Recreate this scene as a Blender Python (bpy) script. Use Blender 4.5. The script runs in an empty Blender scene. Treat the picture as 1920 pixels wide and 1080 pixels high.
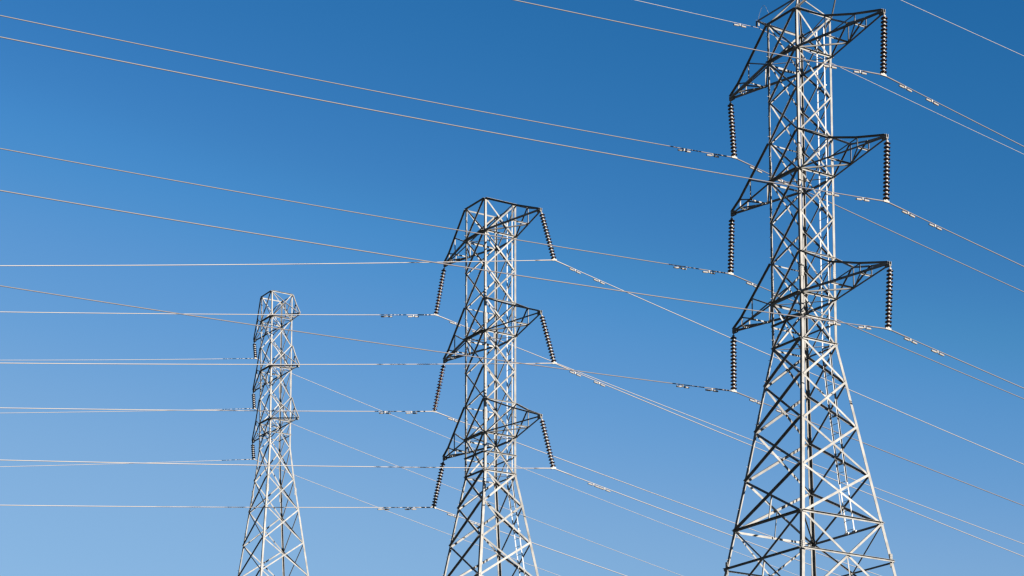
import bpy, math, random
from mathutils import Vector, Matrix, Quaternion
random.seed(7)
sc = bpy.context.scene
COL = sc.collection
GZ = 1.7                      # eye height: every height measured from the eye is lifted by this

# ------------------------------------------------------------------ camera
cd = bpy.data.cameras.new('camera')
cam = bpy.data.objects.new('camera', cd); COL.objects.link(cam)
cam.location = (0, 0, GZ)
cam.rotation_euler = (math.radians(90 + 7.82), 0, 0)
cd.sensor_fit = 'HORIZONTAL'; cd.sensor_width = 36.0
cd.lens = 36.0 * 4321.2 / 1920
cd.shift_y = (1416.2 - 540) / 1920      # the photo is the top slice of an upright frame
cd.clip_start = 0.5; cd.clip_end = 60000
sc.camera = cam

# ------------------------------------------------------------------ light
SUN_EL = math.radians(17.5)
SX, SY = 0.784, -0.621                  # horizontal direction towards the sun
EXPOSURE = 2.6
SKY = 0.05
w = bpy.data.worlds.new('World'); sc.world = w; w.use_nodes = True
nt = w.node_tree
bg = nt.nodes['Background']
sky = nt.nodes.new('ShaderNodeTexSky'); sky.sky_type = 'NISHITA'; sky.sun_disc = False
sky.sun_elevation = SUN_EL; sky.sun_rotation = math.atan2(SX, SY)
sky.altitude = 300; sky.air_density = 1.0; sky.dust_density = 0.3; sky.ozone_density = 3.0
# polarised, strongly saturated blue: each channel of the sky goes through its own tone curve
sep = nt.nodes.new('ShaderNodeSeparateColor'); com = nt.nodes.new('ShaderNodeCombineColor')
nt.links.new(sky.outputs['Color'], sep.inputs['Color'])
for ch, pts in (('Red', ((0, 0), (.08, .005), (.133, .022), (.165, .051), (.198, .112), (.285, .238), (1, .40))),
                ('Green', ((0, 0), (.15, .065), (.248, .150), (.30, .211), (.325, .262), (.36, .310), (.50, .445), (1, .58))),
                ('Blue', ((0, 0), (.2, .15), (.455, .400), (.55, .535), (.585, .603), (.78, .722), (1, .80)))):
    m0 = nt.nodes.new('ShaderNodeMath'); m0.operation = 'MULTIPLY'; m0.inputs[1].default_value = 0.15; m0.use_clamp = True
    fc = nt.nodes.new('ShaderNodeFloatCurve'); cv = fc.mapping.curves[0]
    while len(cv.points) < len(pts): cv.points.new(0.5, 0.5)
    for p_, (x_, y_) in zip(cv.points, pts): p_.location = (x_, y_); p_.handle_type = 'AUTO_CLAMPED'
    fc.mapping.update()
    m2 = nt.nodes.new('ShaderNodeMath'); m2.operation = 'MULTIPLY'; m2.inputs[1].default_value = 1 / (SKY * 2 ** EXPOSURE)
    nt.links.new(sep.outputs[ch], m0.inputs[0]); nt.links.new(m0.outputs[0], fc.inputs['Value'])
    nt.links.new(fc.outputs['Value'], m2.inputs[0]); nt.links.new(m2.outputs[0], com.inputs[ch])
nt.links.new(com.outputs['Color'], bg.inputs['Color'])
bg.inputs['Strength'].default_value = SKY

sd = bpy.data.lights.new('sun', 'SUN'); sd.energy = 5.0; sd.angle = math.radians(0.53); sd.color = (1.0, 0.93, 0.83)
sun = bpy.data.objects.new('sun', sd); COL.objects.link(sun)
sv = Vector((SX * math.cos(SUN_EL), SY * math.cos(SUN_EL), math.sin(SUN_EL)))
sun.rotation_euler = (-sv).to_track_quat('-Z', 'Y').to_euler()
sun.location = sv * 300
sc.view_settings.view_transform = 'Standard'; sc.view_settings.look = 'None'
sc.view_settings.exposure = EXPOSURE; sc.view_settings.gamma = 1.0; sc.view_settings.use_curve_mapping = False
sc.cycles.max_bounces = 5
sc.cycles.filter_width = 1.4

# ------------------------------------------------------------------ materials
def mat(name, col, rough=0.5, metal=0.0, var=0.0, scale=6.0, bump=0.0, spec=0.5):
    m = bpy.data.materials.new(name); m.use_nodes = True
    t = m.node_tree; b = t.nodes['Principled BSDF']
    b.inputs['Roughness'].default_value = rough; b.inputs['Metallic'].default_value = metal
    b.inputs['Specular IOR Level'].default_value = spec
    if var > 0:
        tc = t.nodes.new('ShaderNodeTexCoord')
        n1 = t.nodes.new('ShaderNodeTexNoise'); n1.inputs['Scale'].default_value = scale; n1.inputs['Detail'].default_value = 5
        oi = t.nodes.new('ShaderNodeObjectInfo')
        add = t.nodes.new('ShaderNodeMath'); add.operation = 'MULTIPLY_ADD'; add.inputs[1].default_value = 0.30; 
        r = t.nodes.new('ShaderNodeMapRange')
        r.inputs['From Min'].default_value = 0.40; r.inputs['From Max'].default_value = 0.95
        r.inputs['To Min'].default_value = 1 - var; r.inputs['To Max'].default_value = 1 + var
        mx = t.nodes.new('ShaderNodeVectorMath'); mx.operation = 'SCALE'; mx.inputs[0].default_value = col
        t.links.new(tc.outputs['Object'], n1.inputs['Vector'])
        t.links.new(oi.outputs['Random'], add.inputs[0]); t.links.new(n1.outputs['Fac'], add.inputs[2])
        t.links.new(add.outputs[0], r.inputs['Value'])
        t.links.new(r.outputs['Result'], mx.inputs['Scale']); t.links.new(mx.outputs['Vector'], b.inputs['Base Color'])
        if bump:
            bp = t.nodes.new('ShaderNodeBump'); bp.inputs['Strength'].default_value = bump; bp.inputs['Distance'].default_value = 0.02
            t.links.new(n1.outputs['Fac'], bp.inputs['Height']); t.links.new(bp.outputs['Normal'], b.inputs['Normal'])
    else:
        b.inputs['Base Color'].default_value = (*col, 1)
    return m
STEEL = mat('weathered_galvanised_steel', (0.0929, 0.0907, 0.0871), 0.7, 0.0, 0.34, 2.6, spec=0.1)
LADDER = mat('bright_galvanised_steel', (0.1319, 0.1349, 0.1379), 0.6, 0.0, 0.12, 3.0, spec=0.15)
PORC = mat('brown_glazed_porcelain', (0.012, 0.004, 0.003), 0.22, 0.0, 0.25, 9.0, spec=0.3)
CAP = mat('galvanised_cap', (0.1114, 0.1088, 0.1062), 0.5, 0.0, 0.1, 12.0, spec=0.3)
ALU = mat('weathered_aluminium_strand', (0.0455, 0.0414, 0.0433), 0.6, 0.0, 0.10, 0.6, spec=0.2)
ALUB = mat('bright_aluminium_strand', (0.0859, 0.0792, 0.0782), 0.5, 0.0, 0.10, 0.6, spec=0.3)
FIT = mat('cast_aluminium_fitting', (0.0955, 0.0880, 0.0798), 0.5, 0.0, 0.12, 8.0, spec=0.2)
CONC = mat('concrete', (0.35, 0.34, 0.31), 0.9, 0.0, 0.2, 3.0, 0.3)
GROUND = mat('dry_grassland', (0.021, 0.022, 0.013), 0.95, 0.0, 0.45, 0.35, 0.5)

# ------------------------------------------------------------------ helpers
def ob(name, verts, faces, m, parent=None, smooth=False):
    me = bpy.data.meshes.new(name); me.from_pydata([tuple(v) for v in verts], [], faces); me.validate(); me.update()
    if smooth:
        me.polygons.foreach_set('use_smooth', [True] * len(me.polygons))
    me.materials.append(m)
    o = bpy.data.objects.new(name, me); COL.objects.link(o)
    if parent: o.parent = parent
    return o
def empty(name, loc, label, cat, group=None, quat=None):
    o = bpy.data.objects.new(name, None); COL.objects.link(o); o.location = loc
    o.empty_display_size = 0.3
    if quat is not None: o.rotation_mode = 'QUATERNION'; o.rotation_quaternion = quat
    o['label'] = label; o['category'] = cat
    if group: o['group'] = group
    return o
class MB:
    def __init__(s): s.v = []; s.f = []
    def poly_prism(s, p0, p1, ring0, ring1=None):
        """ring: list of offset vectors; closed prism from p0 to p1"""
        ring1 = ring1 or ring0; n = len(ring0); b = len(s.v)
        s.v += [p0 + r for r in ring0] + [p1 + r for r in ring1]
        s.f += [(b + i, b + (i + 1) % n, b + n + (i + 1) % n, b + n + i) for i in range(n)]
        s.f += [tuple(range(b + n - 1, b - 1, -1)), tuple(range(b + n, b + 2 * n))]
    def angle(s, p0, p1, n, w, t=None, off=0.0, fl=1, edge=1, w2=None):
        """rolled steel angle: flat leaf faces n; second leaf stands out (fl=1) or in (fl=-1) along its upper (edge=1) or lower edge"""
        t = t or max(0.008, w * 0.11); w2 = w2 or w
        d = (p1 - p0).normalized(); n = (n - d * n.dot(d)).normalized(); u = n.cross(d).normalized()
        if u.z < 0 or (abs(u.z) < 1e-6 and u.x < 0): u = -u
        h = w / 2; e = edge
        pts = [(-h * e, 0), (h * e, 0)]
        if fl > 0: pts += [(h * e, w2), ((h - t) * e, w2), ((h - t) * e, t), (-h * e, t)]
        else: pts = [(-h * e, t), (h * e, t), (h * e, -w2 + t), ((h - t) * e, -w2 + t), ((h - t) * e, 0), (-h * e, 0)]
        ring = [u * a + n * (b + off) for a, b in pts]
        s.poly_prism(p0, p1, ring)
    def corner(s, p0, p1, d1, d2, w, t):
        """leg angle with its heel on the line p0-p1 and its leaves along d1 and d2"""
        pts = [(0, 0), (w, 0), (w, t), (t, t), (t, w), (0, w)]
        ring = [d1 * a + d2 * b for a, b in pts]
        s.poly_prism(p0, p1, ring)
    def rod(s, p0, p1, r, n=6, r1=None):
        d = (p1 - p0).normalized(); x = d.orthogonal().normalized(); y = d.cross(x)
        c = [(math.cos(2 * math.pi * i / n), math.sin(2 * math.pi * i / n)) for i in range(n)]
        s.poly_prism(p0, p1, [x * (a * r) + y * (b * r) for a, b in c], [x * (a * (r1 or r)) + y * (b * (r1 or r)) for a, b in c])
    def box(s, c, ax, ay, az):
        b = len(s.v)
        for i in (-1, 1):
            for j in (-1, 1):
                for k in (-1, 1): s.v.append(c + ax * i + ay * j + az * k)
        s.f += [(b, b + 1, b + 3, b + 2), (b + 4, b + 6, b + 7, b + 5), (b, b + 4, b + 5, b + 1), (b + 2, b + 3, b + 7, b + 6), (b, b + 2, b + 6, b + 4), (b + 1, b + 5, b + 7, b + 3)]
    def tube(s, pts, r, n=6):
        rr = r if callable(r) else (lambda i: r)
        b = len(s.v); m = len(pts)
        for i, p in enumerate(pts):
            d = (pts[min(i + 1, m - 1)] - pts[max(i - 1, 0)]).normalized()
            x = d.cross(Vector((0, 0, 1)))
            x = x.normalized() if x.length > 1e-4 else d.orthogonal().normalized()
            y = x.cross(d)
            for k in range(n):
                a = 2 * math.pi * k / n
                s.v.append(p + x * (math.cos(a) * rr(i)) + y * (math.sin(a) * rr(i)))
        for i in range(m - 1):
            for k in range(n):
                s.f.append((b + i * n + k, b + i * n + (k + 1) % n, b + (i + 1) * n + (k + 1) % n, b + (i + 1) * n + k))
        s.f += [tuple(range(b + n - 1, b - 1, -1)), tuple(range(b + (m - 1) * n, b + m * n))]
    def lathe(s, prof, n=20):
        b = len(s.v); m = len(prof)
        for r, z in prof:
            for k in range(n):
                a = 2 * math.pi * k / n; s.v.append(Vector((r * math.cos(a), r * math.sin(a), z)))
        for i in range(m - 1):
            for k in range(n):
                s.f.append((b + i * n + k, b + (i + 1) * n + k, b + (i + 1) * n + (k + 1) % n, b + i * n + (k + 1) % n))
        s.f += [tuple(b + k for k in range(n)), tuple(b + (m - 1) * n + n - 1 - k for k in range(n))]
    def build(s, name, m, parent=None, smooth=False): return ob(name, s.v, s.f, m, parent, smooth)

# ------------------------------------------------------------------ ground
N = 40; R = 9000.0
gv = []; gf = []
for i in range(N + 1):
    for j in range(N + 1):
        x = (i / N * 2 - 1); y = (j / N * 2 - 1)
        x = math.copysign(abs(x) ** 2.2, x) * R; y = math.copysign(abs(y) ** 2.2, y) * R
        gv.append((x, y + 60, 0))
for i in range(N):
    for j in range(N):
        a = i * (N + 1) + j; gf.append((a, a + N + 1, a + N + 2, a + 1))
g = ob('ground', gv, gf, GROUND); g['kind'] = 'structure'

# ------------------------------------------------------------------ towers
CORN = dict(F=(1, -1), R=(1, 1), L=(-1, -1), B=(-1, 1))
def tower(spec):
    X, Y, psi = spec['X'], spec['Y'], spec['psi']
    t = empty('transmission_tower', (X, Y, 0), spec['label'], 'power pylon', 'lattice towers in a row')
    t.rotation_euler = (0, 0, -psi)      # local +x is the right-hand arm, local +y runs along the line
    wa, wl, lv, wd = spec['wa'], spec['wl'], spec['z'], spec['wid']
    nl = len(lv)
    def P(c, k, zz=None):
        """corner c at (fractional) level k"""
        k0 = min(int(math.floor(k)), nl - 2); fr = k - k0
        z = lv[k0] + (lv[k0 + 1] - lv[k0]) * fr; s = wd[k0] + (wd[k0 + 1] - wd[k0]) * fr
        sx, sy = CORN[c]
        return Vector((sx * wa * s, sy * wl * s, z + GZ))
    waist = spec['waist']; vis = spec['vis']
    sc_ = spec.get('mw', 1.0)
    ex, ey = Vector((1, 0, 0)), Vector((0, 1, 0))
    # legs, each one mesh: heel outwards, two leaves along the faces
    for c in 'FRLB':
        sx, sy = CORN[c]; mb = MB()
        for k0, k1, wleg in ((0, waist - 3, 0.092), (waist - 3, waist, 0.108), (waist, waist + 2, 0.116), (waist + 2, nl - 1, 0.130)):
            for k in range(k0, k1):
                mb.corner(P(c, k), P(c, k + 1), ex * -sx, ey * -sy, wleg * sc_, 0.016)
        # splice plates with bolt heads
        for ks in spec['splice']:
            p = P(c, ks)
            mb.box(p + Vector((sx * 0.007, -sy * 0.075, 0)), ex * 0.006, ey * 0.06, Vector((0, 0, 0.24)))
            mb.box(p + Vector((-sx * 0.075, sy * 0.007, 0)), ex * 0.06, ey * 0.006, Vector((0, 0, 0.24)))
            for q in range(-3, 4):
                for e in (0.04, 0.11):
                    pz = p + Vector((0, 0, q * 0.07))
                    mb.rod(pz + Vector((sx * 0.012, -sy * e, 0)), pz + Vector((sx * 0.026, -sy * e, 0)), 0.011)
                    mb.rod(pz + Vector((-sx * e, sy * 0.012, 0)), pz + Vector((-sx * e, sy * 0.026, 0)), 0.011)
        # step bolts
        if c == 'L':
            k = 0.05; q = 0
            while k < vis:
                p = P(c, k)
                if q % 2: mb.rod(p + Vector((-sx * 0.06, 0, 0)), p + Vector((-sx * 0.06, sy * 0.10, 0)), 0.009, 5)
                else: mb.rod(p + Vector((0, -sy * 0.06, 0)), p + Vector((sx * 0.10, -sy * 0.06, 0)), 0.009, 5)
                k += 0.40 / max(0.5, abs(lv[min(int(k), nl - 2)] - lv[min(int(k), nl - 2) + 1])); q += 1
        leg = mb.build('leg', STEEL, t)
        fb = MB(); fb.rod(Vector((P(c, nl - 1).x, P(c, nl - 1).y, -0.4)), Vector((P(c, nl - 1).x, P(c, nl - 1).y, 0.45)), 0.45, 14, 0.4)
        fb.build('footing', CONC, leg)
    # four faces
    for a, b, nrm in (('F', 'R', ex), ('L', 'F', -ey), ('L', 'B', -ex), ('B', 'R', ey)):
        def ins(p, q, s):        # a little inside the leg heel
            return p + (q - p).normalized() * s
        kids = []; gus = []
        for k in range(nl - 1):
            a0, b0, a1, b1 = P(a, k), P(b, k), P(a, k + 1), P(b, k + 1)
            n = (b0 - a0).cross(a1 - a0).normalized()
            if n.dot(nrm) < 0: n = -n
            low = k >= waist; w_ = (0.09 if low else 0.070) * sc_
            if k >= spec['kpanel']: w_ = 0.095
            i_ = 0.07
            nm = 'diagonal_brace' if k < spec['kpanel'] else 'base_brace'
            if k >= spec['kpanel'] and a + b != 'FR': w_ = 0.06
            f1, e1, o1 = {'FR': (-1, 1, -0.032), 'LB': (1, 1, -0.026)}.get(a + b, (-1, -1, -0.032))
            m1 = MB(); m1.angle(ins(a0, b0, i_), ins(b1, a1, i_), n, w_, off=o1, fl=f1, edge=e1, w2=w_ * (0.9 if f1 < 0 else 0.25)); kids.append((nm, m1))
            m2 = MB(); m2.angle(ins(b0, a0, i_), ins(a1, b1, i_), n, w_, off=0.004, fl=1, edge=1, w2=w_ * 0.9); kids.append((nm, m2))
            # gusset plates at the nodes
            if k in spec['frames'] and a + b != 'LB':
                for p, q in ((a0, b0), (b0, a0)):
                    u = (q - p).normalized()
                    gp = MB(); gp.box(p + u * 0.13 - n * 0.024 + Vector((0, 0, -0.01)), u * 0.055, n * 0.005, Vector((0, 0, 0.065))); gus.append((len(kids) - (2 if p is a0 else 1), gp))
            cross = None
            if k in spec['mid']:
                # horizontals through the crossing point
                wA = (b0 - a0).length; wB = (b1 - a1).length; f = wA / (wA + wB)
                pa, pb = a0.lerp(a1, f), b0.lerp(b1, f)
                m3 = MB(); m3.angle(ins(pa, pb, 0.02), ins(pb, pa, 0.02), n, 0.07 * sc_, off=0.022 + (0.05 if k >= spec['kpanel'] else 0.0), fl=1, edge=1); kids.append(('horizontal_strut', m3))
                cross = pa.lerp(pb, 0.5)
            if k + 1 == spec['kpanel']:
                # hanger from the crossing above down to the strut
                wA = (b0 - a0).length; wB = (b1 - a1).length; f = wA / (wA + wB)
                cpt = a0.lerp(a1, f).lerp(b0.lerp(b1, f), 0.5); mid = a1.lerp(b1, 0.5)
                m4 = MB(); m4.angle(cpt, mid, n, 0.045, off=-0.06, fl=-1); kids.append(('hanger', m4))
            if k == spec['kpanel'] and cross is not None:
                m4 = MB(); m4.angle(cross, a1.lerp(b1, 0.5), n, 0.05, off=-0.06, fl=-1); kids.append(('hanger', m4))
        # horizontals at the frames
        for k, wdt in spec['struts'].get(a + b, {}).items():
            p, q = P(a, k), P(b, k)
            m3 = MB(); m3.angle(ins(p, q, 0.02), ins(q, p, 0.02), nrm, wdt * sc_, off=0.024, fl=1, edge=1); kids.append(('horizontal_strut', m3))
        made = [mm.build(nm, STEEL, t) for nm, mm in kids]
        for i_, gp in gus: gp.build('gusset_plate', STEEL, made[i_])
    # plan bracing inside the cage
    for pr, ks, of in (('LR', spec['plan'], -0.02), ('FB', spec['plan2'], 0.03)):
        for k in ks:
            pl = MB(); pl.angle(P(pr[0], k), P(pr[1], k), Vector((0, 0, 1)), 0.055 * sc_, off=of, fl=1, edge=-1, w2=0.03); pl.build('plan_brace', STEEL, t)
    # cross-arms
    for arm in spec['arms']:
        s, kt, kb, ln, tz, prof = arm
        ca, cb = ('F', 'R') if s > 0 else ('L', 'B')
        tip = Vector((s * ln, 0, tz + GZ))
        arm_mb = MB(); kids = []
        wm = sc_
        lo = [P(ca, kb), P(cb, kb)]; hi = [P(ca, kt), P(cb, kt)]
        pts = []
        up = Vector((0, 0, 1)); dn = -up
        H = hi[0].z - lo[0].z
        def web(p, q, n, wdt, off, fl):
            m_ = MB(); m_.angle(p, q, n, wdt * wm, off=off, fl=fl); kids.append(('web_brace', m_))
        for i in (0, 1):
            sgn = -1 if i == 0 else 1
            arm_mb.angle(lo[i], tip + Vector((0, sgn * 0.035, 0)), -up, 0.082 * wm, off=-0.02, fl=-1, edge=1, w2=0.065 * wm)
            Q = [lo[i].lerp(tip, f) for f, h in prof]
            T = [q + up * (h * H) for q, (f, h) in zip(Q, prof)]
            side = Vector((0, sgn, 0))
            tc = MB(); prev = hi[i]
            for q in T + [tip + Vector((0, sgn * 0.035, 0.09))]:
                tc.angle(prev, q, side, 0.07 * wm, off=0.0, fl=1, edge=1); prev = q
            kids.append(('top_chord', tc))
            for q, tt in zip(Q, T): web(q, tt, Vector((s, 0, 0)), 0.055, 0.0, 1)
            web(lo[i], T[0], side, 0.05, -0.02, -1)
            for j in range(len(Q) - 1): web(Q[j], T[j + 1], side, 0.05, -0.02, -1)
            pts.append(Q)
        for j in range(len(prof)): web(pts[0][j], pts[1][j], Vector((s, 0, 0)), 0.055, 0.02, 1)
        pa = lo[0]
        for j in range(len(prof)):
            q = pts[(j + 1) % 2][j]; web(pa, q, dn, 0.05, 0.015, -1); pa = q
        for sgn in (-1, 1): arm_mb.box(tip + Vector((-s * 0.06, sgn * 0.04, 0.03)), ex * 0.13, ey * 0.008, up * 0.085)
        arm_mb.box(tip + Vector((s * 0.03, 0, -0.03)), ex * 0.02, ey * 0.034, up * 0.035)
        ao = arm_mb.build('cross_arm', STEEL, t)
        for nm, mm in kids: mm.build(nm, STEEL, ao)
    # ladder on the back face
    if 'ladder' in spec:
        k0, k1, (fA, fB), kend = spec['ladder']
        def lad(k, d):            # d metres from the R leg along the back face
            p = P('R', k); return Vector((p.x - d, p.y - 0.02, p.z))
        def dist(k): return fA if k <= waist else fA + (fB - fA) * (k - waist) / (12 - waist)
        rungs = []; rg = MB(); k = k0
        while k < kend:
            rq = MB(); rungs.append(rq); rq.rod(lad(k, dist(k) - 0.21), lad(k, dist(k) + 0.21), 0.011, 5)
            k += 0.36 / abs(lv[min(int(k), nl - 2)] - lv[min(int(k), nl - 2) + 1])
        seq = [k0] + [q for q in range(int(math.ceil(k0 + .01)), int(math.floor(kend)) + 1)] + [kend]
        rails = []
        for o_ in (-0.21, 0.21):
            r = MB()
            for q0, q1 in zip(seq, seq[1:]):
                if q1 - q0 > 1e-4: r.angle(lad(q0, dist(q0) + o_), lad(q1, dist(q1) + o_), -ey, 0.055, 0.008, fl=1)
            r.box(lad(kend - 0.02, dist(kend) + o_) + Vector((0, 0, -0.03)), ex * 0.10, ey * 0.03, Vector((0, 0, 0.05)))
            rails.append(r)
        # the two rails and their ties are one welded frame, the rungs its parts
        for kk in (1.6, 4.6, 7.95, 9.6, 10.6, 12.5):
            if kk < kend: rails[0].box(lad(kk, dist(kk) - 0.05) + Vector((0, 0.02, 0)), ex * 0.20, ey * 0.03, Vector((0, 0, 0.025)))
        fr = MB(); 
        for r in rails:
            b0 = len(fr.v); fr.v += r.v; fr.f += [tuple(i + b0 for i in f) for f in r.f]
        lo_ = fr.build('ladder', LADDER, t)
        for r in rungs: r.build('rung', LADDER, lo_)
    # earth-wire peak
    if spec.get('peak'):
        h, half = spec['peak']
        zt = P('F', 0).z + h
        pk = MB(); apex = Vector((0, 0, zt)); tl = Vector((-half, 0, zt)); tr = Vector((half, 0, zt))
        pk.angle(tl, tr, ey, 0.075, off=0, fl=1, edge=1)
        for c in 'FRLB':
            pk.angle(P(c, 0), apex, ex if c != 'B' else -ex, 0.055, off=0.0, fl=-1)
            pk.angle(P(c, 0), tr if c in 'FR' else tl, Vector((0, CORN[c][1], 0)), 0.065, off=0.0, fl=1)
        for e in (tl, tr):
            pk.box(e + Vector((-0.05, 0, -0.10)), ex * 0.012, ey * 0.03, Vector((0, 0, 0.12)))
            pk.box(e + Vector((0.06, 0.02, -0.10)), ex * 0.012, ey * 0.03, Vector((0, 0, 0.12)))
        po = pk.build('earth_wire_peak', STEEL, t)
        for e, sg in ((tl, 1), (tr, -1)):
            jb = MB(); seq = []
            for i in range(13):
                f = i / 12; seq.append(e + Vector((sg * 0.70 * f, 0.02, 0.50 * math.sin(math.pi * f) * (1.0 if f < 0.6 else 1.0))))
            jb.tube(seq, 0.006, 5); jb.build('bonding_cable', STEEL, po, True)
    return t

ZA = [39.736, 38.182, 36.597, 34.986, 33.422, 31.795, 30.232, 28.633, 26.879, 25.419, 23.679, 21.837, 19.972, 16.65, 11.9, 6.0, -1.7]
WA = [1.0] * 9 + [1.276, 1.591, 1.924, 2.272, 2.89, 3.78, 4.88, 6.32]
ST = {'FR': {0: .07, 1: .075, 3: .05, 4: .075, 6: .05, 7: .075, 8: .075, 12: .085, 13: .1, 14: .1},
      'LF': {0: .065, 1: .105, 4: .105, 7: .105, 8: .07, 12: .09, 13: .1, 14: .1},
      'LB': {0: .07, 1: .075, 3: .05, 4: .075, 6: .05, 7: .075, 8: .075, 12: .085, 13: .1, 14: .1},
      'BR': {0: .065, 1: .105, 4: .105, 7: .105, 8: .07, 12: .09, 13: .1, 14: .1}}
base = dict(wa=0.876, wl=0.846, z=ZA, wid=WA, waist=8, vis=13, kpanel=12, frames=(0, 1, 3, 4, 6, 7, 8, 12), mid=(7, 12),
            struts=ST, plan=(1, 4, 7, 8), plan2=(12,))
KNEE = ((0.337, 0.508), (0.675, 0.25))
ONE = ((0.50, 0.50),)
FLAT = ((0.50, 0.50), (0.78, 0.22))
TZA = (38.21, 33.44, 28.66)
specA = dict(base, X=10.959, Y=83.460, psi=math.radians(57.42), splice=(3.6, 6.45, 12.42),
    label='nearest and largest steel lattice pylon on the right, its horned top cut by the frame',
    arms=[(1, kt, kb, 4.755, z, KNEE) for kt, kb, z in zip((0, 3, 6), (1, 4, 7), TZA)] +
         [(-1, kt, kb, 4.216, z, FLAT) for kt, kb, z in zip((0, 3, 6), (1, 4, 7), TZA)],
    ladder=(0.1, 12, (0.59, 1.77), 12.0), peak=(1.06, 2.5))
specB = dict(base, X=-0.990, Y=102.883, psi=math.radians(57.82), splice=(3.6, 6.45, 12.42),
    z=[q + 0.138 for q in ZA[:-1]] + [-1.7],
    label='middle steel lattice pylon with flat top and six arms carrying splayed insulator strings',
    arms=[(1, kt, kb, 4.245, z + .138, ONE) for kt, kb, z in zip((0, 3, 6), (1, 4, 7), TZA)] +
         [(-1, kt, kb, 4.18, z + .138, FLAT) for kt, kb, z in zip((0, 3, 6), (1, 4, 7), TZA)],
    ladder=(0.1, 12, (0.52, 1.60), 14.0))
ZC = [50.237, 48.548, 46.808, 45.2, 43.327, 41.691, 39.985, 37.861, 35.819, 33.637, 31.481, 28.6, 24.6, 19.6, 13.0, 6.0, -1.7]
WC = [1.0] * 7 + [1.268, 1.585, 1.917, 2.248, 2.69, 3.30, 4.07, 5.08, 6.15, 7.33]
SC_ = {'FR': {0: .08, 1: .07, 3: .07, 5: .07, 12: .09, 13: .1}, 'LF': {0: .07, 1: .1, 3: .1, 5: .1, 12: .09, 13: .1},
       'LB': {0: .08, 1: .07, 3: .07, 5: .07, 12: .09, 13: .1}, 'BR': {0: .07, 1: .1, 3: .1, 5: .1, 12: .09, 13: .1}}
TZC = (48.098, 44.654, 41.203)
specC = dict(base, X=-15.368, Y=145.212, psi=math.radians(57.81), wa=0.78, wl=0.758, z=ZC, wid=WC, waist=6, vis=11, kpanel=12,
    frames=(0, 1, 3, 5), mid=(5,), struts=SC_, plan=(1, 3, 5), plan2=(), splice=(3.5, 7.4), mw=0.88,
    label='farthest and smallest lattice pylon on the left with strings on its left arms only',
    arms=[(1, kt, kb, 3.258, z, ONE) for kt, kb, z in zip((0, 2, 4), (1, 3, 5), TZC)] +
         [(-1, kt, kb, 3.276, z, ONE) for kt, kb, z in zip((0, 2, 4), (1, 3, 5), TZC)])
TW = {'A': (specA, tower(specA)), 'B': (specB, tower(specB)), 'C': (specC, tower(specC))}

# ------------------------------------------------------------------ insulator strings and lines
CLAMP = {'Ar0': (13.468, 79.442, 35.811), 'Ar1': (13.470, 79.480, 31.041), 'Ar2': (13.423, 79.402, 26.262),
 'Al0': (8.787, 87.060, 35.812), 'Al1': (8.585, 87.082, 31.043), 'Al2': (8.634, 86.987, 26.261),
 'Br0': (1.887, 99.266, 36.029), 'Br1': (1.882, 99.288, 31.257), 'Br2': (1.831, 99.333, 26.465),
 'Bl0': (-3.653, 106.769, 36.014), 'Bl1': (-3.721, 107.063, 31.321), 'Bl2': (-3.709, 106.398, 26.449),
 'Cl0': (-17.008, 147.881, 46.887), 'Cl1': (-17.042, 147.834, 43.445), 'Cl2': (-17.026, 147.814, 39.998)}
# heading offset and sag of each span, and slope of each wire where it leaves its clamp (0 = towards us, 1 = away)
SPAN = {('A', 0): (-0.0289, 0.000501, {'Ar0': -.1046, 'Ar1': -.0942, 'Ar2': -.0842, 'Al0': -.0903, 'Al1': -.0778, 'Al2': -.0704}),
 ('A', 1): (0.00084, 0.000356, {'Ar0': -.1678, 'Ar1': -.1681, 'Ar2': -.1690, 'Al0': -.1700, 'Al1': -.1661, 'Al2': -.1664}),
 ('B', 0): (0.00071, 0.000346, {'Br0': -.2109, 'Br1': -.1760, 'Br2': -.1376, 'Bl0': -.1808, 'Bl1': -.1557, 'Bl2': -.1349}),
 ('B', 1): (-0.00415, 0.000313, {'Br0': -.1923, 'Br1': -.1954, 'Br2': -.1840, 'Bl0': -.1790, 'Bl1': -.1789, 'Bl2': -.1841}),
 ('C', 0): (0.00550, 0.000399, {'Cl0': -.1807, 'Cl1': -.1786, 'Cl2': -.1775}),
 ('C', 1): (0.00449, 0.000399, {'Cl0': -.2246, 'Cl1': -.2226, 'Cl2': -.2204})}
WHO = {'A': 'nearest right-hand pylon', 'B': 'middle pylon', 'C': 'far left pylon'}
LEV = ('top', 'middle', 'lowest'); SIDE = {'r': 'right', 'l': 'left'}
# disc template, local -Z hangs down; origin at the underside seat
dm = MB(); dm.lathe([(0.030, 0.052), (0.056, 0.048), (0.090, 0.030), (0.122, 0.006), (0.129, -0.008), (0.124, -0.020), (0.112, -0.010), (0.098, -0.024), (0.085, -0.004), (0.066, -0.020), (0.048, 0.000), (0.020, -0.016)], 22)
cm = MB(); cm.lathe([(0.014, 0.122), (0.036, 0.118), (0.050, 0.104), (0.055, 0.072), (0.060, 0.048), (0.055, 0.044)], 14)
pm = MB(); 
disc0 = dm.build('insulator_disc', PORC, None, True); cap0 = cm.build('metal_cap', CAP, None, True)
disc_me, cap_me = disc0.data, cap0.data
bpy.data.objects.remove(disc0); bpy.data.objects.remove(cap0)
def child(name, me, parent, loc=(0, 0, 0)):
    o = bpy.data.objects.new(name, me); COL.objects.link(o); o.parent = parent; o.location = loc; return o
def curve_pts(C, hd, sg, s, k, ts): return [Vector((C[0] + math.sin(hd) * sg * q, C[1] + math.cos(hd) * sg * q, C[2] + s * q + k * q * q)) for q in ts]
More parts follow.
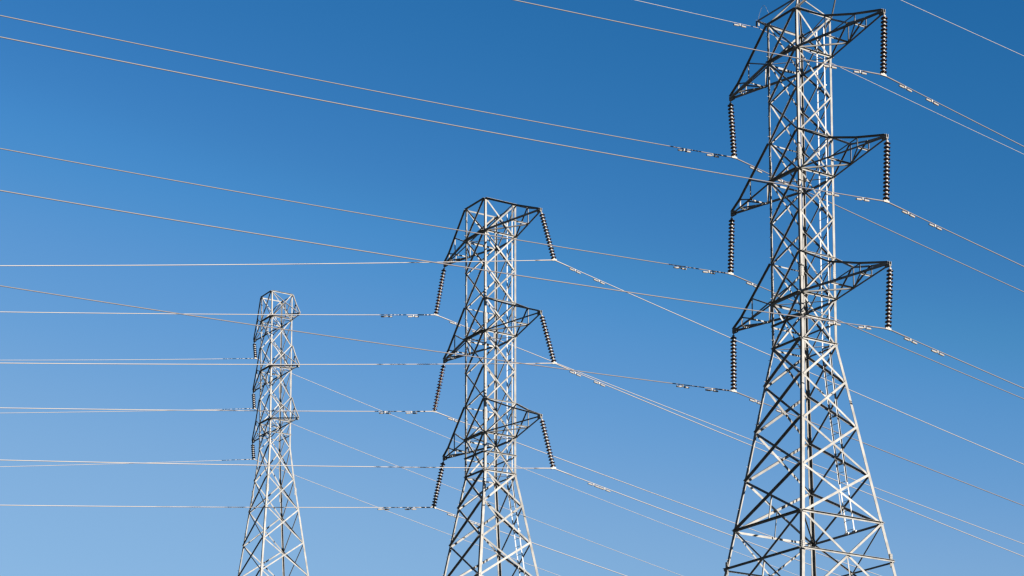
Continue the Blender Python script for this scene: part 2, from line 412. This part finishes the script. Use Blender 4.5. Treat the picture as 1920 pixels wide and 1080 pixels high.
TS = [i * 0.4 for i in range(0, 16)] + [6.4 + i * 1.2 for i in range(0, 40)] + [55 + i * 4.0 for i in range(0, 25)]
def wire(key, name, label, cat, C, psi, spans, r, m, dampers, group, armor=0.0):
    o = empty(name, C, label, cat, group)
    loc = Vector(C)
    def pt(sg, q):
        off, k, s = spans[0 if sg < 0 else 1]; return curve_pts(C, psi + off, sg, s, k, [q])[0] - loc
    pts = [pt(-1, q) for q in reversed(TS[1:])] + [pt(1, q) for q in TS]
    mb = MB(); mb.tube(pts, r, 6); mb.build('conductor', m, o, True)
    if armor:
        am = MB(); am.tube([pt(-1, armor), pt(-1, armor * .66), pt(-1, armor * .33), pt(1, 0.0), pt(1, armor * .33), pt(1, armor * .66), pt(1, armor)], r * 1.45, 8)
        am.build('armour_rods', m, o, True)
    for sg, q in dampers:
        p = pt(sg, q); d = (pt(sg, q + 0.1) - pt(sg, q - 0.1)).normalized(); up = Vector((0, 0, 1))
        db = MB(); db.box(p - up * 0.045, d * 0.024, d.cross(up).normalized() * 0.024, up * 0.045)
        db.rod(p - d * 0.26 - up * 0.078, p + d * 0.26 - up * 0.078, 0.010, 5)
        dd = db.build('vibration_damper', FIT, o)
        for e in (-1, 1):
            wb = MB(); c0 = p + d * (e * 0.075) - up * 0.084; c1 = p + d * (e * 0.30) - up * 0.088
            wb.rod(c0, c1, 0.040, 8, 0.034); wb.build('damper_weight', FIT, dd)
    return o
for key, C in CLAMP.items():
    tw, sd_, i = key[0], key[1], int(key[2])
    spec, tob = TW[tw]; psi = spec['psi']
    C = Vector((C[0], C[1], C[2] + GZ))
    arm = [a for a in spec['arms'] if (a[0] > 0) == (sd_ == 'r')][i]
    s = 1 if sd_ == 'r' else -1
    tip = Vector((spec['X'] + math.cos(psi) * s * (arm[3] + 0.05), spec['Y'] - math.sin(psi) * s * (arm[3] + 0.05), arm[4] + GZ - 0.03))
    d = (C - tip); L = d.length; d.normalize()
    q = Vector((0, 0, -1)).rotation_difference(d)
    # turn the string so its clamp follows the line
    nd = 7 if tw == 'C' else 15
    place = '%s %s arm of the %s' % (LEV[i], SIDE[sd_], WHO[tw])
    look = 'short seven-disc insulator string' if tw == 'C' else ('slanting brown disc insulator string' if tw == 'B' else 'upright brown disc insulator string')
    so = empty('insulator_string', tip, look + ' under the ' + place, 'insulator', 'insulator strings under the cross-arms', q)
    pitch = 0.146; top = (L - nd * pitch) * 0.52
    hk = MB(); hk.rod(Vector((0, 0, 0.02)), Vector((0, 0, -top + 0.0)), 0.020, 8); hk.box(Vector((0, 0, -0.04)), Vector((0.012, 0, 0)), Vector((0, 0.032, 0)), Vector((0, 0, 0.05)))
    hk.build('hanger_link', FIT, so)
    for j in range(nd):
        dsc = child('insulator_disc', disc_me, so, (0, 0, -top - j * pitch - 0.115))
        dsc.rotation_euler = (random.uniform(-.03, .03), random.uniform(-.03, .03), random.uniform(0, 6.28))
        child('metal_cap', cap_me, dsc)
    zb = -top - nd * pitch + 0.01
    hd = psi
    ld = q.inverted() @ Vector((math.sin(hd), math.cos(hd), 0)); lz = Vector((0, 0, 1)); ly = lz.cross(ld).normalized(); ld = ly.cross(lz)
    cl = MB(); cl.rod(Vector((0, 0, zb + 0.04)), Vector((0, 0, -L + 0.03)), 0.022, 8)
    cs = 0.6 if tw == 'C' else 0.85
    cl.box(Vector((0, 0, -L)), ld * 0.15 * cs, ly * 0.030, lz * 0.034); cl.box(Vector((0, 0, -L + 0.04)), ld * 0.05 * cs, ly * 0.036, lz * 0.045 * cs)
    cl.build('suspension_clamp', FIT, so)
    h0, k0, s0 = SPAN[(tw, 0)]; h1, k1, s1 = SPAN[(tw, 1)]
    if tw == 'A': dam = [(-1, 1.15), (-1, 2.6), (1, 1.05), (1, 2.35)] if sd_ == 'r' else [(-1, 1.1), (-1, 2.53), (1, 1.08), (1, 2.4)]; r, m = 0.0185, ALU
    elif tw == 'B':
        dam = [(1, 1.12), (1, 2.43)] if sd_ == 'r' else [(-1, 1.25), (-1, 2.7), (1, 1.06), (1, 2.33)]; r, m = 0.019, ALUB
        if key == 'Br2': dam = [(1, 2.15), (1, 2.75)]
    else: dam = []; r, m = 0.0165, ALUB
    wire(key, 'power_line', 'conductor wire clamped below the insulators of the ' + place, 'power line', C, psi, ((h0, k0, s0[key]), (h1, k1, s1[key])), r, m, dam, 'conductor wires strung between pylons', 1.0 if tw != 'C' else 0.7)
# earth wires on the peak of the nearest tower
psi = specA['psi']; half = specA['peak'][1]; zt = ZA[0] + specA['peak'][0] + GZ - 0.27
for s, s0, s1, nm in ((-1, -.087, -.145, 'thin bright earth wire clamped to the left horn on the peak of the nearest pylon'),
                      (1, -.060, -.105, 'thin earth wire from the cut-off right horn, crossing the top right corner of the photo')):
    C = Vector((specA['X'] + math.cos(psi) * s * half, specA['Y'] - math.sin(psi) * s * half, zt))
    C.z += 0.17 if s > 0 else 0
    wire('e', 'earth_wire', nm, 'power line', C, psi, ((-0.0289, 0.0005, s0), (0.0008, 0.0003, s1)), 0.011, ALUB, [(-1, 0.9)], 'earth wires on the pylon peak')
